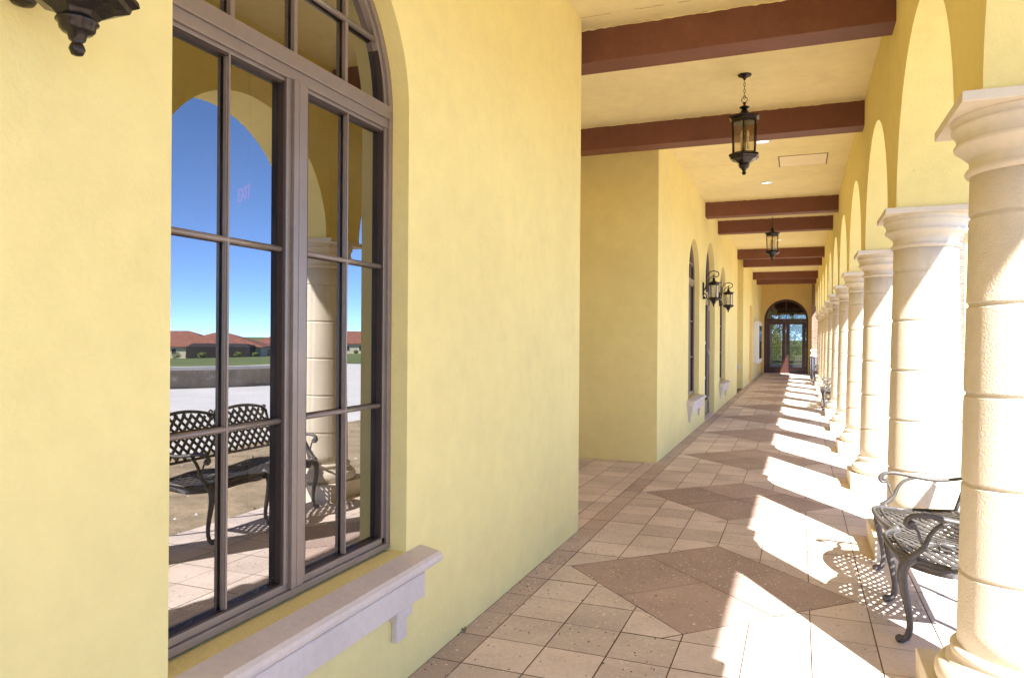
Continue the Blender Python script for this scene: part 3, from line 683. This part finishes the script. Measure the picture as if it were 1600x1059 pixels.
w1 = wall_lantern((XW, 1.095, ZL), 'wall lantern cut off by the top left corner, only its foot showing')
dup(w1, (XW, 13.42, ZL), 'wall lantern between the farther wall window and the glazed door, left of the pair')
dup(w1, (XW, 16.30, ZL), 'wall lantern beyond the glazed door, right of the pair')
# small ceiling things
def downlight(y, x, label):
    r = MB(); r.lathe([(.075, -.001), (.098, -.001), (.098, -.010), (.088, -.013), (.075, -.004)], 32, caps=False); o = r.build('recessed_light', M['white'], loc=(x, y, ZC), label=label, cat='ceiling light', group='round lights set in the ceiling')
    l = MB(); l.lathe([(.001, -.003), (.076, -.003), (.076, -.001)], 32); l.build('lens', M['lamp'], o)
downlight(9.75, -.445, 'round ceiling light partly behind the near hanging lantern')
downlight(12.32, -.497, 'round ceiling light beyond the ceiling hatch')
downlight(19.5, -.50, 'round ceiling light beside the far hanging lantern')
downlight(24.8, -.50, 'round ceiling light just beyond the sixth beam')
hb = MB(); hb.box((-.27, 10.64, ZC - .006), (.335, 11.27, ZC - .0005)); hb = hb.build('ceiling_hatch', M['hatch'], bevel=.002, label='square access hatch set flush in the ceiling', cat='hatch')
hf = MB()
for a, b in (((-.285, 10.625), (.35, 10.64)), ((-.285, 11.27), (.35, 11.285)), ((-.285, 10.64), (-.27, 11.27)), ((.335, 10.64), (.35, 11.27))): hf.box((*a, ZC - .004), (*b, ZC - .0005))
hf.build('hatch_rim', M['grout'], hb)

# ------------------------------------------------------------------ benches
def lattice(mb, inside, u0, u1, v0, v1, sp, wdt, th, fn, ang=45, weave=.0):
    """two families of flat bars clipped to inside(u,v); fn(u,v,h)->3-D"""
    for fam, a in enumerate((ang, 180 - ang)):
        dx, dy = math.cos(R(a)), math.sin(R(a)); nx, ny = -dy, dx
        cu, cv = (u0 + u1) / 2, (v0 + v1) / 2; Rm = math.hypot(u1 - u0, v1 - v0) / 2
        k = -int(Rm / sp) - 1
        while k * sp < Rm + sp:
            ox, oy = cu + nx * k * sp, cv + ny * k * sp; k += 1
            run = []; st = .02; t = -Rm - .02
            segs = []
            while t < Rm + .02:
                p = (ox + dx * t, oy + dy * t)
                if inside(*p): run.append(p)
                else:
                    if len(run) > 1: segs.append(run)
                    run = []
                t += st
            if len(run) > 1: segs.append(run)
            for run in segs:
                h = .0015 * (1 if fam else -1)
                vs = []; 
                for (u, v) in run:
                    for su, hh in ((-1, -1), (1, -1), (1, 1), (-1, 1)): vs.append(fn(u + nx * wdt / 2 * su, v + ny * wdt / 2 * su, h + hh * th / 2))
                n_ = len(run); fs = [(0, 1, 2, 3), tuple((n_ - 1) * 4 + q for q in (3, 2, 1, 0))]
                for i in range(n_ - 1):
                    for q in range(4): fs.append((i * 4 + q, i * 4 + (q + 1) % 4, (i + 1) * 4 + (q + 1) % 4, (i + 1) * 4 + q))
                mb.add(vs, fs)
def make_bench(loc, label):
    root = empty('garden_bench', loc, label, 'bench', 'cast iron lattice benches between the columns')
    # local: x from front (0) to back, y along the bench, front faces -x ; two lobes
    H = .66
    def front(y):      # front edge of the seat
        t = abs(y) / H
        return .055 - .105 * math.sin(math.pi * min(t, 1)) ** .6 + (0 if t < .8 else .15 * ((t - .8) / .2) ** 2)
    def ins(x, y): return abs(y) < H - .02 and front(y) + .015 < x < .44
    def zs(x, y): return .435 + .012 * math.cos(math.pi * (abs(y) / H - .5) * 2) - .018 * math.sin(math.pi * max(0, min(1, x / .45)))
    fn = lambda x, y, h: (x, y, zs(x, y) + h)
    s = MB(); 
    lattice(s, ins, -.05, .45, -H, H, .046, .023, .007, fn, 60)
    ys = [-H + 2 * H * i / 72 for i in range(73)]
    rim = [(front(y), y) for y in ys] + [(.2, H), (.44, H - .01)] + [(.45, H * (1 - i / 8 * 1.0)) for i in range(1, 16)] + [(.44, -H + .01), (.2, -H)]
    s.sweep([(x, y, zs(x, y) + .002) for x, y in rim], .013, 8, 1, closed=True)
    ap = [(.44, -H + .006), (.3, -H + .006), (.21, -H + .006)] + [(front(y) + .006, y) for y in ys] + [(.21, H - .006), (.3, H - .006), (.44, H - .006)]
    vs = []
    for x, y in ap:
        q = Vector((.24 - x, (math.copysign(H / 2, y) - y) * .6)).normalized() if abs(y) > .02 else Vector((1, 0))
        P_ = lambda k, dz: (x + q.x * k, y + q.y * k, zs(x, y) + dz)
        vs += [P_(0, -.002), P_(.012, -.052), P_(.018, -.052), P_(.008, -.002)]
    fs = []
    for i in range(len(ap) - 1):
        for q in range(4): fs.append((i * 4 + q, i * 4 + (q + 1) % 4, (i + 1) * 4 + (q + 1) % 4, (i + 1) * 4 + q))
    s.add(vs, fs, True)
    rc = [(x * .86 + .03, y) for x, y in [(front(q), q) for q in ys] if .07 < abs(y) < H - .07]
    for sg in (-1, 1):
        c_ = [(front(y) + .045, y) for y in ys if .05 < y * sg < H - .05]
        s.sweep([(x, y, zs(x, y) + .006) for x, y in c_], .007, 6, 1)
        yc = sg * H / 2; L_ = H / 2 - .07          # leaf rosette in the middle of each lobe
        for q in range(8):
            a = R(45 * q); P = [(.2 + r_ * math.cos(a), yc + r_ * math.sin(a)) for r_ in (.01, .035, .06, .085)]
            s.sweep([(x, y, zs(x, y) + .008) for x, y in P], [.006, .014, .012, .003], 6, 2, flat=.4)
    s.build('seat', M['iron'], root)
    # back: two humps, leaning back
    def top(y):
        t = abs(y) / H; return .855 + .055 * math.sin(math.pi * min(t * 1.02, 1)) ** .75 - (0 if t < .9 else .05 * ((t - .9) / .1))
    def bt(x0, z): return .45 + (z - .45) * .30
    def insb(y, z): return abs(y) < H - .045 and abs(abs(y)) > .012 and .545 < z < top(y) - .012
    b = MB(); fb = lambda y, z, h: (bt(0, z) + h, y, z)
    lattice(b, insb, -H, H, .52, .92, .056, .022, .009, fb, 45)
    ty = [-H + .03 + (2 * H - .06) * i / 60 for i in range(61)]
    b.sweep([(bt(0, top(y)), y, top(y)) for y in ty], .0135, 8, 1)
    b.sweep([(bt(0, .54), y, .54) for y in (-H + .04, 0, H - .04)], .011, 8, 1)
    for y in (-H + .035, 0, H - .035): b.sweep([(bt(0, z), y, z) for z in (.43, .6, .75, top(y) - .005)], .0125, 8, 2)
    for y in (-.03, .03, -H + .05, H - .05):
        z0 = top(y) + .012
        b.sweep([(bt(0, z0) + .0, y + .02 * math.cos(a), z0 + .02 * math.sin(a)) for a in [math.pi * 2 * q / 8 for q in range(7)]], .008, 7, 3)
    b.build('backrest', M['iron'], root)
    # arms
    for sg in (-1, 1):
        a = MB(); y = sg * (H - .03)
        a.sweep([(.535, y, .66), (.45, y, .635), (.33, y, .62), (.2, y, .635), (.10, y, .650), (.035, y, .640), (.012, y, .612), (.02, y, .590), (.045, y, .588), (.052, y, .604)],
                [.010, .011, .012, .013, .013, .013, .013, .012, .012, .011], 8, 4, flat=1.15)
        a.ball((.036, y, .606), .017, 10)
        a.sweep([(.235, y, .632), (.16, y, .605), (.12, y, .56), (.095, y, .50), (.055, y, .455), (.02, y, .43)], [.008, .010, .011, .012, .016, .018], 8, 4, flat=1.2)
        a.sweep([(.048, y, .59), (.066, y, .565), (.072, y, .535), (.09, y, .50)], .007, 8, 3)
        a.build('armrest', M['iron'], root)
    # legs: cabriole front legs (three), splayed rear legs (three)
    for y0 in (-.615, 0, .615):
        l = MB()
        l.sweep([(.055, y0, .435), (.012, y0, .40), (-.002, y0, .34), (.008, y0, .26), (.026, y0, .17), (.034, y0, .09), (.022, y0, .035), (-.006, y0, .018)],
                [.026, .028, .025, .021, .018, .016, .016, .019], 10, 4, flat=.85)
        l.ball((-.012, y0, .021), .0205, 12); l.build('leg', M['iron'], root)
        l = MB(); l.sweep([(.44, y0, .43), (.455, y0, .33), (.462, y0, .2), (.49, y0, .09), (.53, y0, .02)], [.022, .019, .016, .014, .016], 10, 4); l.ball((.535, y0, .019), .018, 10)
        l.build('leg', M['iron'], root)
    st = MB(); st.sweep([(.06, -.61, .405), (.09, 0, .405), (.06, .61, .405)], .008, 8, 1); st.sweep([(.44, -.61, .40), (.44, .61, .40)], .009, 8, 1); st.build('stretcher', M['iron'], root)
    return root
b1 = make_bench((.492, 4.745, 0), 'black cast iron lattice bench nearest, behind the first column')
dup(b1, (.50, 17.75, 0), 'black cast iron lattice bench in the middle distance among the columns')
dup(b1, (.50, 27.75, 0), 'black cast iron lattice bench farthest away, near the grey bin')
# bin
bi = MB(); bi.lathe([(.16, 0), (.17, .02), (.18, .86), (.19, .88)], 6, smooth=False, rot=R(30)); bi = bi.build('litter_bin', M['bin'], loc=(.58, 30.15, 0), bevel=.004, label='slatted grey litter bin with pale dome lid near the end door', cat='litter bin')
x_ = MB(); x_.lathe([(.20, .88), (.205, .92), (.17, .97), (.09, 1.0), (.001, 1.01)], 20); x_.build('lid', M['white'], bi)
x_ = MB()
for i in range(12): a = R(30 * i); x_.sweep([(.182 * math.cos(a), .182 * math.sin(a), .05), (.192 * math.cos(a), .192 * math.sin(a), .85)], .012, 6, 1)
x_.build('slats', M['bin'], bi)

# exit sign inside the near room
ex = MB(); ex.box((-.20, -.02, -.10), (.20, .02, .10)); ex.sweep([(0, 0, .10), (0, 0, 1.27)], .01, 8, 1)
exo = ex.build('exit_sign', M['black'], loc=(-4.45, 5.02, 2.74), rz=R(-30), label='red lit EXIT sign inside the room, faint through the near window glass', cat='exit sign')
tx = bpy.data.curves.new('lettering', 'FONT'); tx.body = 'EXIT'; tx.size = .16; tx.align_x = 'CENTER'; tx.align_y = 'CENTER'; tx.extrude = .002; tx.materials.append(M['exit'])
tmp = bpy.data.objects.new('tmp', tx); tm = bpy.data.meshes.new_from_object(tmp); to = bpy.data.objects.new('lettering', tm); bpy.data.objects.remove(tmp); COL.objects.link(to); to.parent = exo; to.location = (0, -.024, 0); to.rotation_euler = (R(90), 0, 0)

# ------------------------------------------------------------------ brick wing beyond the arcade
wg = MB(); wg.box((2.9, 30, 1.16), (5.47, 33, 7)); wgo = wg.build('brick_wing', M['brick'], label='brick clad wing with yellow side wall seen between the two nearest columns', cat='building')
x_ = MB(); x_.box((2.86, 29.96, -.1), (5.50, 33, 1.08)); x_.build('stone_foot', M['ledgestone'], wgo)
x_ = MB(); x_.box((2.82, 29.90, 1.08), (5.56, 33, 1.16)); x_.build('ledge', M['white'], wgo, bevel=.01)
x_ = MB(); x_.box((5.47, 30.3, 1.16), (8.4, 33, 5.6)); x_.box((5.5, 30.3, -.1), (8.4, 33, 1.08)); x_.build('yellow_wall', M['wall'], wgo)
x_ = MB(); x_.box((5.2, 29.7, 5.6), (8.8, 33.2, 5.75)); x_.add([(5.2, 29.7, 5.75), (8.8, 29.7, 5.75), (8.8, 33.2, 7.2), (5.2, 33.2, 7.2)], [(0, 1, 2, 3)]); x_.build('roof', M['rooft'], wgo)

# ------------------------------------------------------------------ houses across the field (seen in the window glass)
def house(xc, yc, wx, wy, label, cage=None, eave=2.6, rise=2.7):
    z0 = gz(xc) - .02
    root = empty('house', (xc, yc, z0), label, 'house', 'houses across the field', R(58))
    b = MB(); b.box((-wx / 2, -wy / 2, 0), (wx / 2, wy / 2, eave)); b.build('wall', M['housewall'], root)
    r = MB(); ox, oy = wx / 2 + .5, wy / 2 + .5; rl = max(oy - ox, .5)
    r.add([(-ox, -oy, eave), (ox, -oy, eave), (ox, oy, eave), (-ox, oy, eave), (0, -rl, eave + rise), (0, rl, eave + rise)], [(0, 1, 4), (1, 2, 5, 4), (2, 3, 5), (3, 0, 4, 5), (0, 3, 2, 1)])
    r.add([(-ox, -oy, eave - .2), (ox, -oy, eave - .2), (ox, oy, eave - .2), (-ox, oy, eave - .2), (-ox, -oy, eave), (ox, -oy, eave), (ox, oy, eave), (-ox, oy, eave)], [(0, 1, 5, 4), (1, 2, 6, 5), (2, 3, 7, 6), (3, 0, 4, 7)])
    r.build('roof', M['rooft'], root)
    k = int(wy / 3.4)
    for i in range(k):
        y = -wy / 2 + (i + .5) * wy / k
        if cage and cage[0] - 1 < y < cage[1] + 1: continue
        f = MB(); f.box((-wx / 2 - .05, y - .55, .8), (-wx / 2 + .02, y + .55, 2.2)); f = f.build('window', M['white'], root)
        p = MB(); p.box((-wx / 2 - .07, y - .45, .9), (-wx / 2 - .05, y + .45, 2.1)); p.build('pane', M['screen'], f)
    if cage:
        a, c2 = cage; x0 = -wx / 2 - 7; q = MB()
        q.add([(x0, a, 0), (x0, c2, 0), (x0, c2, 2.6), (x0, a, 2.6), (-wx / 2 - .51, a, 0), (-wx / 2 - .51, c2, 0), (-wx / 2 - .51, c2, 2.9), (-wx / 2 - .51, a, 2.9), (x0 + 1.2, a + 1, 3.3), (x0 + 1.2, c2 - 1, 3.3)],
              [(0, 1, 2, 3), (0, 3, 7, 4), (1, 5, 6, 2), (3, 2, 9, 8), (3, 8, 7), (2, 6, 9), (8, 9, 6, 7)])
        q.build('pool_screen', M['screen'], root, fixn=False)
    return root
house(119.7, 131, 17, 20, 'cream house with terracotta hip roof and dark screened patio', (-3.8, 8.8), 2.6, 3.0)
house(152, 148, 16, 24, 'cream house with terracotta roof peeping behind the screened patio house', None, 3.0, 3.2)
house(124, 161, 16, 22, 'cream terracotta roofed house right of the screened patio house', None, 2.6, 3.0)
house(107, 169, 16, 24, 'cream house with terracotta roof seen beside the reflected column', None, 2.7, 3.3)
house(146, 119, 16, 22, 'cream terracotta roofed house left of the screened patio house')
def shrub_mesh(mb, cx, cy, cz, rx, ry, rz_, n, sz):
    for _ in range(n):
        while True:
            p = Vector((random.uniform(-1, 1), random.uniform(-1, 1), random.uniform(-1, 1)))
            if .25 < p.length < 1: break
        p = Vector((cx + p.x * rx, cy + p.y * ry, cz + p.z * rz_)); a = Vector([random.gauss(0, 1) for _ in range(3)]).normalized(); b = a.orthogonal().normalized() * sz; a = a * sz * .6
        mb.add([p - a, p + b * .5, p + a, p - b * .5], [(0, 1, 2, 3)])
SHL = ['small shrub left of the screened patio, farthest left of the row', 'small shrub under the cream wall left of the screened patio', 'small shrub at the left corner of the dark patio screen', 'small shrub before the middle of the dark patio screen',
       'small shrub right of middle before the dark patio screen', 'small shrub at the right corner of the dark patio screen', 'small shrub between the screened patio house and the next one', 'small shrub before the house right of the screened patio', 'low shrub before the house beside the reflected column']
for i, (an, ds) in enumerate([(-46.2, 168), (-45.4, 168), (-44.5, 161), (-43.2, 161), (-42.1, 161), (-40.9, 162), (-40.0, 180), (-39.2, 182), (-33.6, 182)]):
    x = ds * math.sin(R(-an)) - 3.47; y = ds * math.cos(R(an))
    s = MB(); h = random.uniform(.6, 1.1); shrub_mesh(s, 0, 0, h * .7, h * .9, h * 1.1, h * .75, 220, .22)
    s.build('shrub', M['leaf'], loc=(x, y, gz(x)), fixn=False, label=SHL[i], cat='shrub', group='shrubs in front of the distant houses')

# ------------------------------------------------------------------ what shows through the end door
pw = MB(); pw.add([(-3, YEND + .3, -.03), (2.4, YEND + .3, -.03), (2.4, YEND + 14, -.03), (-3, YEND + 14, -.03)], [(0, 1, 2, 3)]); pw.build('path', M['conc'], kind='structure', fixn=False)
pc = MB(); pc.box((-3.4, YEND + .3, 3.3), (3.0, YEND + 12, 3.45)); pc = pc.build('porch_roof', M['beam'], label='dark porch ceiling glimpsed through the end door', cat='porch')
x_ = MB(); [x_.box((-3.1, y, 3.0), (1.9, y + .25, 3.3)) for y in (YEND + 1.6, YEND + 3.4, YEND + 5.2, YEND + 8, YEND + 11.6)]; x_.build('rafters', M['doorframe'], pc)
x_ = MB(); [x_.lathe([(.2, 0), (.2, 3.3)], 20, -1.55, y) for y in (YEND + 2.2, YEND + 4.0, YEND + 5.8)]; x_.build('posts', M['stonesmooth'], pc)
x_ = MB(); [x_.lathe([(.12, 0), (.12, 3.0)], 16, 1.6, y) for y in (YEND + 2.2, YEND + 5.8)]; x_.build('posts', M['doorframe'], pc)
fe = MB()
for i in range(60): fe.box((-3 + i * .11, YEND + 14.4, 0), (-2.985 + i * .11, YEND + 14.415, 1.1))
fe.box((-3.1, YEND + 14.39, 1.0), (3.6, YEND + 14.42, 1.03)); fe.box((-3.1, YEND + 14.39, .15), (3.6, YEND + 14.42, .18)); fe.build('railing', M['iron'], label='thin black railing seen through the end door glass', cat='railing')
def tree(x, y, h, r, label):
    root = empty('tree', (x, y, -.06), label, 'tree', 'trees beyond the end door')
    t = MB(); t.sweep([(0, 0, 0), (.1, .05, h * .25), (.0, .1, h * .5), (.1, 0, h * .75)], [.16, .13, .10, .05], 10, 3)
    for i in range(7):
        a = random.uniform(0, 6.28); z = h * random.uniform(.25, .6); t.sweep([(0.05, .05, z), (r * .35 * math.cos(a), r * .35 * math.sin(a), z + h * .1), (r * .75 * math.cos(a), r * .75 * math.sin(a), z + h * .22)], [.06, .04, .02], 6, 3)
    t.build('trunk', M['bark'], root)
    c_ = MB()
    for i in range(44):
        a = random.uniform(0, 6.28); rr = r * random.uniform(.1, .85); z = h * random.uniform(.12, .95)
        q = r * random.uniform(.22, .4); shrub_mesh(c_, rr * math.cos(a), rr * math.sin(a), z, q, q, q * .7, 160, .10)
    c_.build('crown', M['leaf'], root, fixn=False)
tree(-1.9, YEND + 17, 5.4, 2.5, 'pale green tree seen through the left leaf of the end door')
tree(.9, YEND + 18, 5.6, 2.6, 'pale green tree seen through the right leaf of the end door')
tree(3.9, YEND + 19, 5.2, 2.2, 'pale green tree behind the railing, right of the end door view')
tree(-4.6, YEND + 19, 5.2, 2.2, 'pale green tree behind the railing, left of the end door view')

wd = MB()
for i in range(9):
    a = random.uniform(0, 6.28); l = random.uniform(.012, .028); c0, s0 = math.cos(a), math.sin(a)
    wd.add([(0, 0, 0), (l * .5 * c0 - .004 * s0, l * .5 * s0 + .004 * c0, l * .6), (l * c0, l * s0, l * .7), (l * .5 * c0 + .004 * s0, l * .5 * s0 - .004 * c0, l * .6)], [(0, 1, 2, 3)])
wd.build('weed', M['leaf'], loc=(XW + .012, 3.42, 0), fixn=False, label='tiny green weed sprouting where the near wall meets the floor', cat='weed')

gr = MB()
for _ in range(900):
    x = random.uniform(1.0, 4.1); y = random.uniform(1, 22); q = random.choice((.008, .012, .018, .03)) * random.uniform(.6, 1.3)
    gr.cur = random.choice((0, 0, 1)); v = [(x + q * random.uniform(.6, 1.2) * math.cos(a), y + q * random.uniform(.6, 1.2) * math.sin(a), -.036) for a in (0, 1.3, 2.5, 3.8, 5.1)]
    gr.add(v + [(x, y, -.036 + q * .8)], [(0, 1, 5), (1, 2, 5), (2, 3, 5), (3, 4, 5), (4, 0, 5)])
gr.build('gravel', [M['dirtm'], M['conc']], kind='stuff', label='loose stones and clods scattered over the sandy strip outside', cat='gravel')
lt = MB()
for _ in range(230):
    if random.random() < .55: x = XW + abs(random.gauss(0, .12)) + .01; y = random.uniform(2.2, 5.4)
    else: x = random.uniform(-1.5, .9); y = random.uniform(2.2, 9)
    q = random.uniform(.003, .010); a = random.uniform(0, 6.28); c0, s0 = math.cos(a), math.sin(a); z = .002
    lt.cur = random.choice((0, 0, 1))
    lt.add([(x - q * c0, y - q * s0, z), (x + q * .35 * s0, y - q * .35 * c0, z + q * .3), (x + q * c0, y + q * s0, z), (x - q * .35 * s0, y + q * .35 * c0, z + .001)], [(0, 1, 2, 3)])
lt.build('leaf_litter', [M['bark'], M['candle']], kind='stuff', fixn=False, label='small dry leaf bits and grit lying on the floor tiles', cat='litter')
